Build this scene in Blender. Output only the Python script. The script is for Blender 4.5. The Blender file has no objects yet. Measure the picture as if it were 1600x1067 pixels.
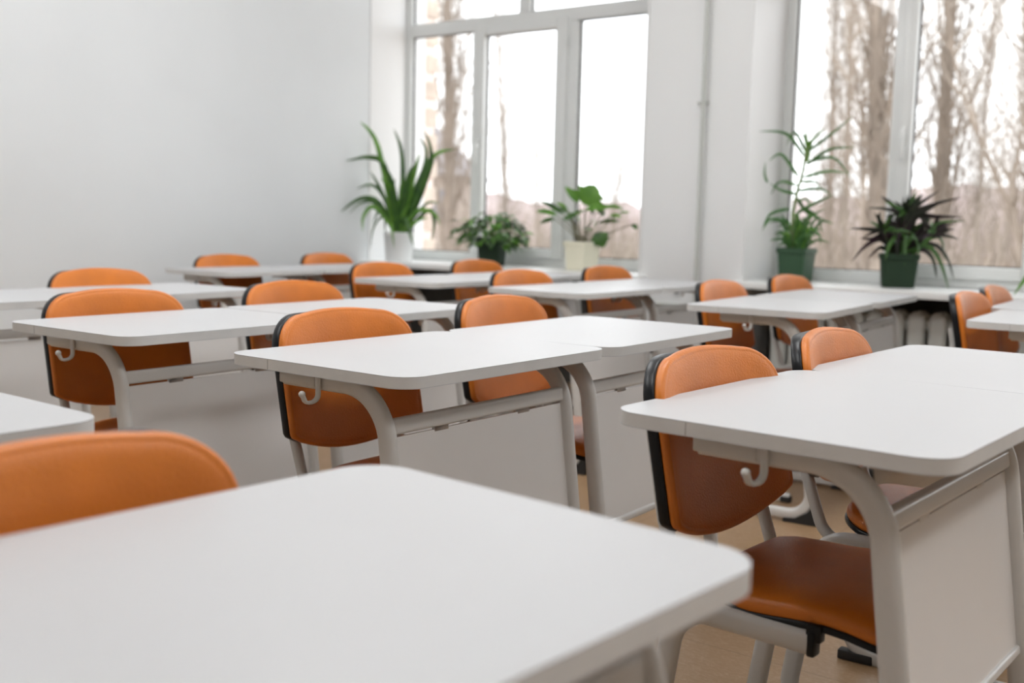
import bpy, bmesh, math, random
from mathutils import Vector, Matrix
R = math.radians
PI = math.pi
scn = bpy.context.scene
COL = scn.collection

# ------------------------------------------------------------------ materials
def mat(name, color, rough=0.5, metal=0.0, spec=0.5, coat=0.0, coat_rough=0.1,
        var=0.0, var_scale=6.0, bump=0.0, bump_scale=60.0, sheen=0.0, color2=None, detail=4.0):
    m = bpy.data.materials.new(name); m.use_nodes = True
    nt = m.node_tree; b = nt.nodes['Principled BSDF']
    b.inputs['Base Color'].default_value = (*color, 1)
    b.inputs['Roughness'].default_value = rough
    b.inputs['Metallic'].default_value = metal
    b.inputs['Specular IOR Level'].default_value = spec
    b.inputs['Coat Weight'].default_value = coat
    b.inputs['Coat Roughness'].default_value = coat_rough
    tc = nt.nodes.new('ShaderNodeTexCoord')
    if var > 0 or color2:
        n = nt.nodes.new('ShaderNodeTexNoise'); n.inputs['Scale'].default_value = var_scale
        n.inputs['Detail'].default_value = detail
        nt.links.new(tc.outputs['Object'], n.inputs['Vector'])
        mx = nt.nodes.new('ShaderNodeMix'); mx.data_type = 'RGBA'
        c2 = color2 if color2 else tuple(max(0, c * (1 - var)) for c in color)
        mx.inputs[6].default_value = (*color, 1); mx.inputs[7].default_value = (*c2, 1)
        rp = nt.nodes.new('ShaderNodeValToRGB')
        rp.color_ramp.elements[0].position = 0.35; rp.color_ramp.elements[1].position = 0.68
        nt.links.new(n.outputs['Fac'], rp.inputs['Fac'])
        nt.links.new(rp.outputs['Color'], mx.inputs[0])
        nt.links.new(mx.outputs[2], b.inputs['Base Color'])
    if bump > 0:
        n2 = nt.nodes.new('ShaderNodeTexNoise'); n2.inputs['Scale'].default_value = bump_scale
        n2.inputs['Detail'].default_value = 3
        nt.links.new(tc.outputs['Object'], n2.inputs['Vector'])
        bp = nt.nodes.new('ShaderNodeBump'); bp.inputs['Strength'].default_value = bump
        bp.inputs['Distance'].default_value = 0.004
        nt.links.new(n2.outputs['Fac'], bp.inputs['Height'])
        nt.links.new(bp.outputs['Normal'], b.inputs['Normal'])
    return m

M = {}
M['laminate'] = mat('white_laminate', (0.535, 0.54, 0.55), 0.45, spec=0.42, var=0.02, var_scale=3)
def add_specks(m):
    nt = m.node_tree; b = nt.nodes['Principled BSDF']
    tc = nt.nodes.new('ShaderNodeTexCoord')
    v = nt.nodes.new('ShaderNodeTexVoronoi'); v.inputs['Scale'].default_value = 11
    nt.links.new(tc.outputs['Object'], v.inputs['Vector'])
    lt = nt.nodes.new('ShaderNodeMath'); lt.operation = 'LESS_THAN'; lt.inputs[1].default_value = 0.022
    nt.links.new(v.outputs['Distance'], lt.inputs[0])
    src = b.inputs['Base Color'].links[0].from_socket
    mx = nt.nodes.new('ShaderNodeMix'); mx.data_type = 'RGBA'
    mx.inputs[7].default_value = (0.42, 0.41, 0.42, 1)
    nt.links.new(src, mx.inputs[6]); nt.links.new(lt.outputs[0], mx.inputs[0])
    nt.links.new(mx.outputs[2], b.inputs['Base Color'])
add_specks(M['laminate'])
M['edge'] = mat('edge_banding', (0.70, 0.70, 0.69), 0.45, var=0.06, var_scale=20)
M['seam'] = mat('edge_seam', (0.40, 0.39, 0.38), 0.6)
M['paint'] = mat('off_white_tube_paint', (0.64, 0.63, 0.61), 0.30, spec=0.5, var=0.04, var_scale=8)
M['panel'] = mat('grey_white_sheet_metal', (0.76, 0.745, 0.73), 0.26, spec=0.5, var=0.03, var_scale=4)
M['chair_tube'] = mat('grey_enamel_tube', (0.55, 0.545, 0.53), 0.28, spec=0.5)
M['leather'] = mat('orange_vinyl', (0.66, 0.185, 0.014), 0.38, spec=0.5, var=0.14, var_scale=9,
                   bump=0.25, bump_scale=260)
M['black'] = mat('black_plastic', (0.006, 0.007, 0.009), 0.34, spec=0.3)
M['rubber'] = mat('black_rubber', (0.014, 0.014, 0.015), 0.6)
M['chrome'] = mat('screw_steel', (0.5, 0.5, 0.5), 0.3, metal=1)
M['wall'] = mat('pale_grey_wall_paint', (0.77, 0.795, 0.81), 0.55, var=0.035, var_scale=1.6, bump=0.05, bump_scale=90)
M['wall_w'] = mat('pale_wall_paint', (0.80, 0.81, 0.81), 0.5, bump=0.05, bump_scale=90)
M['wall_dim'] = mat('low_bounce_wall_paint', (0.42, 0.40, 0.37), 0.6, bump=0.05, bump_scale=90)  # unseen front and left walls, colour darkened to cut bounced light
M['reveal'] = mat('white_reveal_plastic', (0.80, 0.80, 0.80), 0.45)
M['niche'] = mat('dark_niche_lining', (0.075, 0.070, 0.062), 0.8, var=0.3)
M['pvc'] = mat('white_window_plastic', (0.76, 0.775, 0.77), 0.32)
M['gasket'] = mat('grey_gasket', (0.05, 0.05, 0.055), 0.6)
M['sill'] = mat('white_sill', (0.88, 0.89, 0.88), 0.28)
M['iron'] = mat('white_radiator_enamel', (0.62, 0.63, 0.60), 0.35)
M['ceil'] = mat('ceiling_white', (0.82, 0.82, 0.82), 0.9)
M['pipe'] = mat('pipe_paint', (0.55, 0.57, 0.54), 0.4)
M['pot_white'] = mat('white_glazed_pot', (0.80, 0.81, 0.81), 0.3)
M['pot_cream'] = mat('cream_plastic_pot', (0.80, 0.77, 0.62), 0.4)
M['pot_green'] = mat('dark_green_plastic_pot', (0.035, 0.080, 0.042), 0.5, spec=0.3)
M['pot_green2'] = mat('deep_green_plastic_pot', (0.018, 0.038, 0.020), 0.5, spec=0.25)
M['soil'] = mat('potting_soil', (0.03, 0.02, 0.014), 0.95, var=0.5, var_scale=60)
M['leaf'] = mat('leaf_green', (0.055, 0.145, 0.018), 0.42, color2=(0.022, 0.08, 0.012), var_scale=14)
M['leaf_lt'] = mat('leaf_light_green', (0.14, 0.32, 0.035), 0.4, color2=(0.07, 0.20, 0.025), var_scale=10)
M['leaf_dr'] = mat('leaf_slim_green', (0.085, 0.21, 0.05), 0.5, color2=(0.045, 0.14, 0.04), var_scale=10)
M['leaf_purple'] = mat('leaf_dark_purple', (0.022, 0.007, 0.014), 0.55, spec=0.25, color2=(0.022, 0.045, 0.02), var_scale=5)
M['stem'] = mat('plant_stem', (0.16, 0.22, 0.08), 0.6)
M['stem_dk'] = mat('plant_stem_pale', (0.25, 0.24, 0.16), 0.6)
M['bark'] = mat('bare_tree_bark', (0.40, 0.34, 0.29), 0.9, var=0.35, var_scale=3)
M['twig'] = mat('bare_twig', (0.39, 0.33, 0.275), 0.9, var=0.35, var_scale=1.2)
M['brickpale'] = mat('pale_rose_brick', (0.80, 0.68, 0.62), 0.85, var=0.1, var_scale=2)
M['brickdark'] = mat('brown_brick_course', (0.62, 0.52, 0.44), 0.85, var=0.3, var_scale=3)
M['house'] = mat('brown_render', (0.52, 0.44, 0.39), 0.85, var=0.2, var_scale=0.5)
M['roof'] = mat('grey_slate_roof', (0.30, 0.28, 0.29), 0.8)
M['housewin'] = mat('house_window_glass', (0.25, 0.25, 0.27), 0.2)
M['ground'] = mat('dry_grass_ground', (0.36, 0.29, 0.225), 0.95, color2=(0.50, 0.43, 0.37), var_scale=0.25)
M['hill'] = mat('distant_bare_wood', (0.40, 0.33, 0.315), 0.95, color2=(0.30, 0.235, 0.225), var_scale=0.45)

def floor_material():
    m = bpy.data.materials.new('tan_linoleum'); m.use_nodes = True
    nt = m.node_tree; b = nt.nodes['Principled BSDF']
    b.inputs['Roughness'].default_value = 0.33
    tc = nt.nodes.new('ShaderNodeTexCoord')
    def streak(rot, sc):
        mp = nt.nodes.new('ShaderNodeMapping'); mp.inputs['Rotation'].default_value = (0, 0, rot)
        mp.inputs['Scale'].default_value = sc
        nt.links.new(tc.outputs['Object'], mp.inputs['Vector'])
        n = nt.nodes.new('ShaderNodeTexNoise'); n.inputs['Scale'].default_value = 1.0
        n.inputs['Detail'].default_value = 2; n.inputs['Distortion'].default_value = 1.6
        nt.links.new(mp.outputs[0], n.inputs['Vector'])
        r = nt.nodes.new('ShaderNodeValToRGB')
        r.color_ramp.elements[0].position = 0.58; r.color_ramp.elements[1].position = 0.68
        nt.links.new(n.outputs['Fac'], r.inputs['Fac'])
        return r.outputs['Color']
    a = streak(0.5, (260, 40, 1)); c = streak(-0.9, (230, 34, 1)); d = streak(1.9, (250, 45, 1))
    m1 = nt.nodes.new('ShaderNodeMath'); m1.operation = 'MAXIMUM'
    nt.links.new(a, m1.inputs[0]); nt.links.new(c, m1.inputs[1])
    m2 = nt.nodes.new('ShaderNodeMath'); m2.operation = 'MAXIMUM'
    nt.links.new(m1.outputs[0], m2.inputs[0]); nt.links.new(d, m2.inputs[1])
    m3 = nt.nodes.new('ShaderNodeMath'); m3.operation = 'MULTIPLY'; m3.inputs[1].default_value = 0.45
    nt.links.new(m2.outputs[0], m3.inputs[0])
    base = nt.nodes.new('ShaderNodeTexNoise'); base.inputs['Scale'].default_value = 5
    nt.links.new(tc.outputs['Object'], base.inputs['Vector'])
    mb = nt.nodes.new('ShaderNodeMix'); mb.data_type = 'RGBA'
    mb.inputs[6].default_value = (0.27, 0.165, 0.082, 1); mb.inputs[7].default_value = (0.33, 0.205, 0.108, 1)
    nt.links.new(base.outputs['Fac'], mb.inputs[0])
    mx = nt.nodes.new('ShaderNodeMix'); mx.data_type = 'RGBA'
    mx.inputs[7].default_value = (0.50, 0.37, 0.26, 1)
    nt.links.new(mb.outputs[2], mx.inputs[6]); nt.links.new(m3.outputs[0], mx.inputs[0])
    # faint tile joints
    br = nt.nodes.new('ShaderNodeTexBrick'); br.offset = 0
    br.inputs['Scale'].default_value = 1.0; br.inputs['Mortar Size'].default_value = 0.002
    br.inputs['Brick Width'].default_value = 0.6; br.inputs['Row Height'].default_value = 0.6
    br.inputs['Color1'].default_value = (1, 1, 1, 1); br.inputs['Color2'].default_value = (1, 1, 1, 1)
    br.inputs['Mortar'].default_value = (0.72, 0.7, 0.68, 1)
    nt.links.new(tc.outputs['Object'], br.inputs['Vector'])
    ml = nt.nodes.new('ShaderNodeMix'); ml.data_type = 'RGBA'; ml.blend_type = 'MULTIPLY'
    ml.inputs[0].default_value = 1
    nt.links.new(mx.outputs[2], ml.inputs[6]); nt.links.new(br.outputs['Color'], ml.inputs[7])
    nt.links.new(ml.outputs[2], b.inputs['Base Color'])
    return m
M['floor'] = floor_material()

def glass_material():
    m = bpy.data.materials.new('window_glass'); m.use_nodes = True
    nt = m.node_tree; nt.nodes.clear()
    out = nt.nodes.new('ShaderNodeOutputMaterial')
    tr = nt.nodes.new('ShaderNodeBsdfTransparent'); tr.inputs[0].default_value = (0.97, 0.985, 0.98, 1)
    gl = nt.nodes.new('ShaderNodeBsdfGlossy'); gl.inputs['Roughness'].default_value = 0.02
    fr = nt.nodes.new('ShaderNodeFresnel'); fr.inputs['IOR'].default_value = 1.45
    mx = nt.nodes.new('ShaderNodeMixShader')
    nt.links.new(fr.outputs[0], mx.inputs[0]); nt.links.new(tr.outputs[0], mx.inputs[1])
    nt.links.new(gl.outputs[0], mx.inputs[2]); nt.links.new(mx.outputs[0], out.inputs[0])
    return m
M['glass'] = glass_material()

def emit_material(name, col, s):
    m = bpy.data.materials.new(name); m.use_nodes = True
    nt = m.node_tree; nt.nodes.clear()
    out = nt.nodes.new('ShaderNodeOutputMaterial'); e = nt.nodes.new('ShaderNodeEmission')
    e.inputs[0].default_value = (*col, 1); e.inputs[1].default_value = s
    nt.links.new(e.outputs[0], out.inputs[0]); return m
LAMP = 13.4
M['diffuser'] = emit_material('lit_lamp_diffuser', (0.985, 0.995, 1.0), LAMP)

# ------------------------------------------------------------------ mesh helpers
def link(name, bm, mats, parent=None, smooth=True, angle=35):
    me = bpy.data.meshes.new(name)
    bmesh.ops.recalc_face_normals(bm, faces=bm.faces)
    bm.to_mesh(me); bm.free()
    for m in (mats if isinstance(mats, (list, tuple)) else [mats]): me.materials.append(m)
    if smooth:
        me.shade_smooth()
        try: me.set_sharp_from_angle(angle=R(angle))
        except Exception: pass
    o = bpy.data.objects.new(name, me); COL.objects.link(o)
    if parent: o.parent = parent
    return o
def empty(name, loc=(0, 0, 0), rz=0):
    o = bpy.data.objects.new(name, None); COL.objects.link(o)
    o.location = loc; o.rotation_euler = (0, 0, rz); o.empty_display_size = 0.1
    return o
def tag(o, label=None, cat=None, group=None, kind=None):
    if label: o['label'] = label
    if cat: o['category'] = cat
    if group: o['group'] = group
    if kind: o['kind'] = kind
    return o
def copy_tree(o, parent=None):
    c = o.copy(); COL.objects.link(c)
    if parent: c.parent = parent
    for ch in list(o.children): copy_tree(ch, c)
    return c
def box(bm, lo, hi, mi=0, bev=0.0):
    lo = Vector(lo); hi = Vector(hi)
    r = bmesh.ops.create_cube(bm, size=1, matrix=Matrix.Translation((lo + hi) / 2) @ Matrix.Diagonal((*(hi - lo), 1)))
    fs = set(f for v in r['verts'] for f in v.link_faces)
    for f in fs: f.material_index = mi
    if bev > 0:
        es = list(set(e for v in r['verts'] for e in v.link_edges))
        rr = bmesh.ops.bevel(bm, geom=es, offset=bev, segments=2, affect='EDGES', profile=0.5)
        for f in rr['faces']: f.material_index = mi
    return fs
def fillet(pts, rad, n=8):
    pts = [Vector(p) for p in pts]; out = [pts[0]]
    rads = rad if isinstance(rad, (list, tuple)) else [rad] * (len(pts) - 2)
    for i in range(1, len(pts) - 1):
        p, a, b = pts[i], pts[i - 1], pts[i + 1]
        u = (a - p).normalized(); v = (b - p).normalized()
        ang = u.angle(v); t = rads[i - 1] / math.tan(ang / 2)
        t = min(t, (a - p).length * 0.98, (b - p).length * 0.98); rr = t * math.tan(ang / 2)
        c = p + (u + v).normalized() * (rr / math.sin(ang / 2))
        s0 = p + u * t; s1 = p + v * t
        d0 = s0 - c; d1 = s1 - c; th = d0.angle(d1); ax = d0.cross(d1).normalized()
        for k in range(n + 1):
            out.append(c + Matrix.Rotation(th * k / n, 3, ax) @ d0)
    out.append(pts[-1]); return out
def fillet2(pts, rads, n=8):
    """closed 2D outline with rounded corners"""
    out = []; N = len(pts)
    for i in range(N):
        p = Vector(pts[i]).to_3d(); a = Vector(pts[i - 1]).to_3d(); b = Vector(pts[(i + 1) % N]).to_3d()
        r = rads[i] if isinstance(rads, (list, tuple)) else rads
        if r <= 0: out.append(p.to_2d()); continue
        u = (a - p).normalized(); v = (b - p).normalized(); ang = u.angle(v)
        t = r / math.tan(ang / 2); c = p + (u + v).normalized() * (r / math.sin(ang / 2))
        d0 = p + u * t - c; d1 = p + v * t - c; th = d0.angle(d1); ax = d0.cross(d1).normalized()
        for k in range(n + 1): out.append((c + Matrix.Rotation(th * k / n, 3, ax) @ d0).to_2d())
    return out
def sweep(bm, pts, sec, up=(1, 0, 0), mi=0, cap=True, scales=None):
    """sweep a 2D section (a along 'up', b across) along pts"""
    pts = [Vector(p) for p in pts]; rings = []
    up = Vector(up)
    for i, p in enumerate(pts):
        t = (pts[min(i + 1, len(pts) - 1)] - pts[max(i - 1, 0)]).normalized()
        a = (up - t * up.dot(t))
        if a.length < 1e-4: a = t.orthogonal()
        a.normalize(); b = t.cross(a)
        s = scales[i] if scales else 1
        rings.append([bm.verts.new(p + a * x * s + b * y * s) for x, y in sec])
    n = len(sec)
    for r0, r1 in zip(rings, rings[1:]):
        for k in range(n):
            f = bm.faces.new((r0[k], r0[(k + 1) % n], r1[(k + 1) % n], r1[k])); f.material_index = mi
    if cap:
        for r in (rings[0], rings[-1]):
            f = bm.faces.new(r); f.material_index = mi
    return rings
def circ(r, n=10, r2=None):
    r2 = r2 or r
    return [(r * math.cos(2 * PI * k / n), r2 * math.sin(2 * PI * k / n)) for k in range(n)]
def stadium(w, h, n=6):
    """oval section: full size w (along up) x h (across), rounded ends along the longer one"""
    pts = []
    r = min(w, h) / 2
    L = max(w, h) / 2 - r
    for k in range(n + 1):
        a = -PI / 2 + PI * k / n; pts.append((L + r * math.cos(a), r * math.sin(a)))
    for k in range(n + 1):
        a = PI / 2 + PI * k / n; pts.append((-L + r * math.cos(a), r * math.sin(a)))
    if h > w: pts = [(-y, x) for x, y in pts]
    return pts
def prism(bm, poly, z0, z1, mi=0, bev=0.0, mi_side=None):
    bot = [bm.verts.new((x, y, z0)) for x, y in poly]; top = [bm.verts.new((x, y, z1)) for x, y in poly]
    fb = bm.faces.new(bot[::-1]); ft = bm.faces.new(top); fb.material_index = ft.material_index = mi
    n = len(poly); sides = []
    for k in range(n):
        f = bm.faces.new((bot[k], bot[(k + 1) % n], top[(k + 1) % n], top[k])); sides.append(f)
        f.material_index = mi if mi_side is None else mi_side
    if bev > 0:
        es = list(fb.edges) + list(ft.edges)
        bmesh.ops.bevel(bm, geom=es, offset=bev, segments=2, affect='EDGES', profile=0.5)

# ------------------------------------------------------------------ school desk
DW, DD, DT = 0.70, 0.525, 0.760      # width, depth, height of the desk top
hx, hy = DW / 2, DD / 2
def build_desk():
    root = empty('school_desk')
    bm = bmesh.new()
    prism(bm, fillet2([(-hx, -hy), (hx, -hy), (hx, hy), (-hx, hy)], 0.055, 10), DT - 0.023, DT, 0, 0.0015, 1)
    top = link('tabletop', bm, [M['laminate'], M['edge']], root)
    for s in (-1, 1):
        bm = bmesh.new()
        box(bm, (s * hx - 0.0006, 0.12, DT - 0.0215), (s * hx + 0.0006, 0.1212, DT - 0.0015))
        link('edge_seam', bm, M['seam'], top)
    fy = -hy
    def ly(z): return fy + 0.038 + 0.135 * (z - 0.185)
    for s in (-1, 1):
        x = s * (hx - 0.052)
        za = DT - 0.023 - 0.0145
        path = fillet([(x, fy + 0.385, za), (x, ly(za) - 0.004, za), (x, ly(0.03), 0.028), (x, fy + 0.315, 0.028)],
                      [0.115, 0.075], 12)
        bm = bmesh.new()
        n = len(path)
        # section deeper in the plane of the bend on the leg, flatter on the arm
        sec = stadium(0.026, 0.042, 6)
        rings = sweep(bm, path, sec, up=(1, 0, 0))
        # flatten the arm against the tabletop
        for v in bm.verts:
            if v.co.z > DT - 0.0235: v.co.z = DT - 0.0235
            if v.co.z < 0.012: v.co.z = 0.012
        box(bm, (x - 0.0145, fy + 0.285, DT - 0.052), (x + 0.0145, fy + 0.392, DT - 0.0235), 0, 0.003)
        fr = link('side_frame', bm, M['paint'], root)
        # black shoes
        bm = bmesh.new()
        yb = ly(0.03)
        poly = fillet2([(yb - 0.030, 0.0), (yb + 0.10, 0.0), (yb + 0.10, 0.014), (yb + 0.058, 0.018), (yb + 0.012, 0.046),
                        (yb - 0.006, 0.075), (yb - 0.021, 0.072)], [0.012, 0.004, 0, 0, 0, 0, 0.004], 4)
        for q in poly: pass
        vs0 = [bm.verts.new((x - 0.018, y, z)) for y, z in poly]; vs1 = [bm.verts.new((x + 0.018, y, z)) for y, z in poly]
        bm.faces.new(vs0); bm.faces.new(vs1[::-1])
        for k in range(len(poly)):
            bm.faces.new((vs0[k], vs0[(k + 1) % len(poly)], vs1[(k + 1) % len(poly)], vs1[k]))
        link('foot_cap', bm, M['rubber'], fr)
        bm = bmesh.new(); box(bm, (x - 0.018, fy + 0.285, 0.0), (x + 0.018, fy + 0.330, 0.042), 0, 0.005)
        link('foot_cap', bm, M['rubber'], fr)
        # bag hook on the outer face of the arm
        bm = bmesh.new()
        xo = x + s * 0.018
        hp = fillet([(xo, fy + 0.270, DT - 0.026), (xo, fy + 0.270, DT - 0.078), (xo + s * 0.024, fy + 0.280, DT - 0.080),
                     (xo + s * 0.030, fy + 0.284, DT - 0.062)], [0.016, 0.009], 8)
        sweep(bm, hp, stadium(0.013, 0.007, 4), up=(0, 1, 0))
        k = hp[-1]
        bmesh.ops.create_icosphere(bm, subdivisions=2, radius=0.0072, matrix=Matrix.Translation(k))
        link('bag_hook', bm, M['paint'], fr)
        # little screw on the leg bend
        bm = bmesh.new()
        bmesh.ops.create_icosphere(bm, subdivisions=1, radius=0.004, matrix=Matrix.Translation((x, ly(0.64) - 0.020, 0.63)))
        link('screw', bm, M['chrome'], fr)
    xi = hx - 0.052 - 0.010
    def bar(name, z, h, t, m):
        bm = bmesh.new()
        sweep(bm, [(-xi, ly(z), z), (xi, ly(z), z)], [(a, b) for a, b in fillet2([(-h / 2, -t / 2), (h / 2, -t / 2), (h / 2, t / 2), (-h / 2, t / 2)], 0.006, 4)], up=(0, 0.12, 1))
        return link(name, bm, m, root)
    bar('crossbar', 0.648, 0.032, 0.024, M['paint'])
    bar('lower_rail', 0.306, 0.018, 0.018, M['paint'])
    bm = bmesh.new()
    z0, z1 = 0.312, 0.627
    poly = []
    for (z, dz) in ((z0, 0), (z1, 0)):
        pass
    t = 0.003
    vs = []
    for z in (z0, z1):
        y = ly(z)
        for (xx, yy) in ((-xi, y - t), (xi, y - t), (xi, y + t), (-xi, y + t)): vs.append(bm.verts.new((xx, yy, z)))
    bm.faces.new((vs[3], vs[2], vs[1], vs[0])); bm.faces.new(vs[4:8])
    for k in range(4): bm.faces.new((vs[k], vs[(k + 1) % 4], vs[4 + (k + 1) % 4], vs[4 + k]))
    pn = link('modesty_panel', bm, M['panel'], root)
    for xx in (-0.14, 0.14):
        bm = bmesh.new()
        box(bm, (xx - 0.022, ly(0.63) - 0.004, 0.622), (xx + 0.022, ly(0.63) + 0.004, 0.636), 0, 0.001)
        link('panel_clip', bm, M['chrome'], pn)
    return root

# ------------------------------------------------------------------ school chair
CY = 0.24      # backrest plane behind the seat centre (sitter faces -Y)
def pad(bm, outline, f_front, offs, mi=0, rev=False):
    """outline: closed 2D list; rings shrink to the centre; f_front(a,b,d)->Vector, d = offset out of the surface"""
    n = len(outline); cx = sum(p[0] for p in outline) / n; cy = sum(p[1] for p in outline) / n
    rings = []
    for s, d in offs:
        if s == 0:
            rings.append([bm.verts.new(f_front(cx, cy, d))]); continue
        rings.append([bm.verts.new(f_front(cx + (p[0] - cx) * s, cy + (p[1] - cy) * s, d)) for p in outline])
    for r0, r1 in zip(rings, rings[1:]):
        if len(r1) == 1:
            for k in range(n):
                f = bm.faces.new((r0[k], r0[(k + 1) % n], r1[0])); f.material_index = mi
        elif len(r0) == 1:
            for k in range(n):
                f = bm.faces.new((r0[0], r1[(k + 1) % n], r1[k])); f.material_index = mi
        else:
            for k in range(n):
                f = bm.faces.new((r0[k], r0[(k + 1) % n], r1[(k + 1) % n], r1[k])); f.material_index = mi
BW = 0.218
def back_outline():
    pts = []
    ztop = 0.829
    # left side up, top, right side down, bottom
    for k in range(6): pts.append((-BW, 0.552 + (0.742 - 0.552) * k / 5))
    for k in range(1, 10):
        a = PI / 2 * k / 10
        pts.append((-BW + 0.095 * (1 - math.cos(a)), 0.742 + 0.078 * math.sin(a)))
    for k in range(0, 13):
        x = -BW + 0.095 + (2 * BW - 0.19) * k / 12
        pts.append((x, ztop - 0.009 * (x / (BW - 0.095)) ** 2))
    for k in range(9, 0, -1):
        a = PI / 2 * k / 10
        pts.append((BW - 0.095 * (1 - math.cos(a)), 0.742 + 0.078 * math.sin(a)))
    for k in range(5, -1, -1): pts.append((BW, 0.552 + (0.742 - 0.552) * k / 5))
    pts.append((BW - 0.004, 0.545))
    for k in range(1, 14):
        x = BW - 2 * BW * k / 14
        pts.append((x, 0.497 + 0.047 * abs(x / BW) ** 2.0))
    pts.append((-BW + 0.004, 0.545))
    return pts
def back_y(x, z):
    # lean backwards, concave towards the sitter, slight roll-off at the top
    return CY - 0.20 * (0.76 - z) - 0.034 * (x / BW) ** 2 + (0.05 * max(0, z - 0.79)) - 0.35 * max(0, 0.55 - z) * 0.3
def build_chair():
    root = empty('school_chair')
    out = back_outline()
    f = lambda a, b, d: Vector((a, back_y(a, b) - d, b))
    bm = bmesh.new()
    pad(bm, out, f, [(0.965, -0.001), (0.985, 0.0), (0.998, 0.003), (1.0, 0.009), (0.992, 0.0145), (0.975, 0.0180), (0.955, 0.0190), (0.945, 0.0186), (0.935, 0.0195),
                     (0.88, 0.0215), (0.8, 0.022), (0.65, 0.022), (0.5, 0.021), (0.35, 0.020), (0.2, 0.0195), (0, 0.0195)])
    bk = link('backrest', bm, M['leather'], root, angle=60)
    bm = bmesh.new()
    out_s = [(x * 1.004, min(z, 0.8205) + (0.016 if z < 0.53 else 0)) for x, z in out]
    pad(bm, out_s, f, [(0, 0.0), (0.5, 0.0), (0.97, 0.0), (0.993, -0.001), (1.0, -0.004), (1.0, -0.019), (0.99, -0.0225), (0.95, -0.024),
                     (0.7, -0.024), (0.35, -0.024), (0, -0.024)])
    link('back_shell', bm, M['black'], bk, angle=60)
    # seat
    sw = 0.205
    so = fillet2([(-sw, -0.225), (sw, -0.225), (sw - 0.004, 0.135), (-sw + 0.004, 0.135)], [0.05, 0.05, 0.11, 0.11], 10)
    # densify
    dens = []
    for i, p in enumerate(so):
        q = so[(i + 1) % len(so)]; L = (q - p).length; k = max(1, int(L / 0.03))
        for j in range(k): dens.append(tuple(p + (q - p) * j / k))
    def sz(x, y):
        return 0.452 - 0.018 * (x / sw) ** 2 * 0.4 - 0.9 * max(0, -0.10 - y) ** 1.8 - 0.012 * math.exp(-((y - 0.03) / 0.09) ** 2) + 0.06 * max(0, y - 0.08)
    g = lambda a, b, d: Vector((a, b, sz(a, b) + d))
    bm = bmesh.new()
    pad(bm, dens, g, [(0.955, -0.001), (0.98, 0.0), (0.988, 0.005), (0.982, 0.013), (0.96, 0.020), (0.93, 0.023), (0.85, 0.026), (0.7, 0.028), (0.5, 0.028), (0.3, 0.027), (0.15, 0.027), (0, 0.027)])
    st = link('seat', bm, M['leather'], root, angle=60)
    bm = bmesh.new()
    pad(bm, dens, g, [(0, 0.0), (0.5, 0.0), (0.96, 0.0), (0.99, -0.001), (1.0, -0.004), (0.998, -0.011), (0.98, -0.013), (0.7, -0.013), (0.3, -0.013), (0, -0.013)])
    link('seat_shell', bm, M['black'], st, angle=60)
    zr = 0.411
    for s in (-1, 1):
        x = s * 0.200
        path = fillet([(x, -0.085, zr), (x, 0.155, zr), (x, 0.215, 0.017), (x, -0.20, 0.017)], [0.075, 0.07], 10)
        bm = bmesh.new(); sweep(bm, path, stadium(0.024, 0.040, 6), up=(1, 0, 0))
        fr = link('leg_frame', bm, M['chair_tube'], root)
        bm = bmesh.new(); box(bm, (x - 0.013, -0.097, zr - 0.020), (x + 0.013, -0.083, zr + 0.020), 0, 0.004)
        box(bm, (x - 0.010, -0.105, zr + 0.004), (x + 0.010, -0.080, zr + 0.032), 0, 0.003)
        link('tube_plug', bm, M['black'], fr)
        for (ya, yb_) in ((0.14, 0.225), (-0.205, -0.165)):
            bm = bmesh.new(); box(bm, (x - 0.015, ya, 0.0), (x + 0.015, yb_, 0.024), 0, 0.004)
            link('foot_cap', bm, M['rubber'], fr)
        xu = s * 0.170
        path = fillet([(xu, CY - 0.004, 0.70), (xu, CY - 0.034, 0.545), (xu, CY - 0.085, 0.398), (xu, 0.05, 0.398), (xu, -0.05, 0.400)], [0.1, 0.06, 0.05], 8)
        bm = bmesh.new(); sweep(bm, path, circ(0.0125, 12), up=(1, 0, 0))
        link('back_support', bm, M['chair_tube'], root)
    bm = bmesh.new()
    for y in (-0.06, 0.09):
        sweep(bm, [(-0.200, y, zr), (0.200, y, zr)], circ(0.011, 10), up=(0, 0, 1))
    link('seat_bearer', bm, M['chair_tube'], root)
    return root

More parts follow.
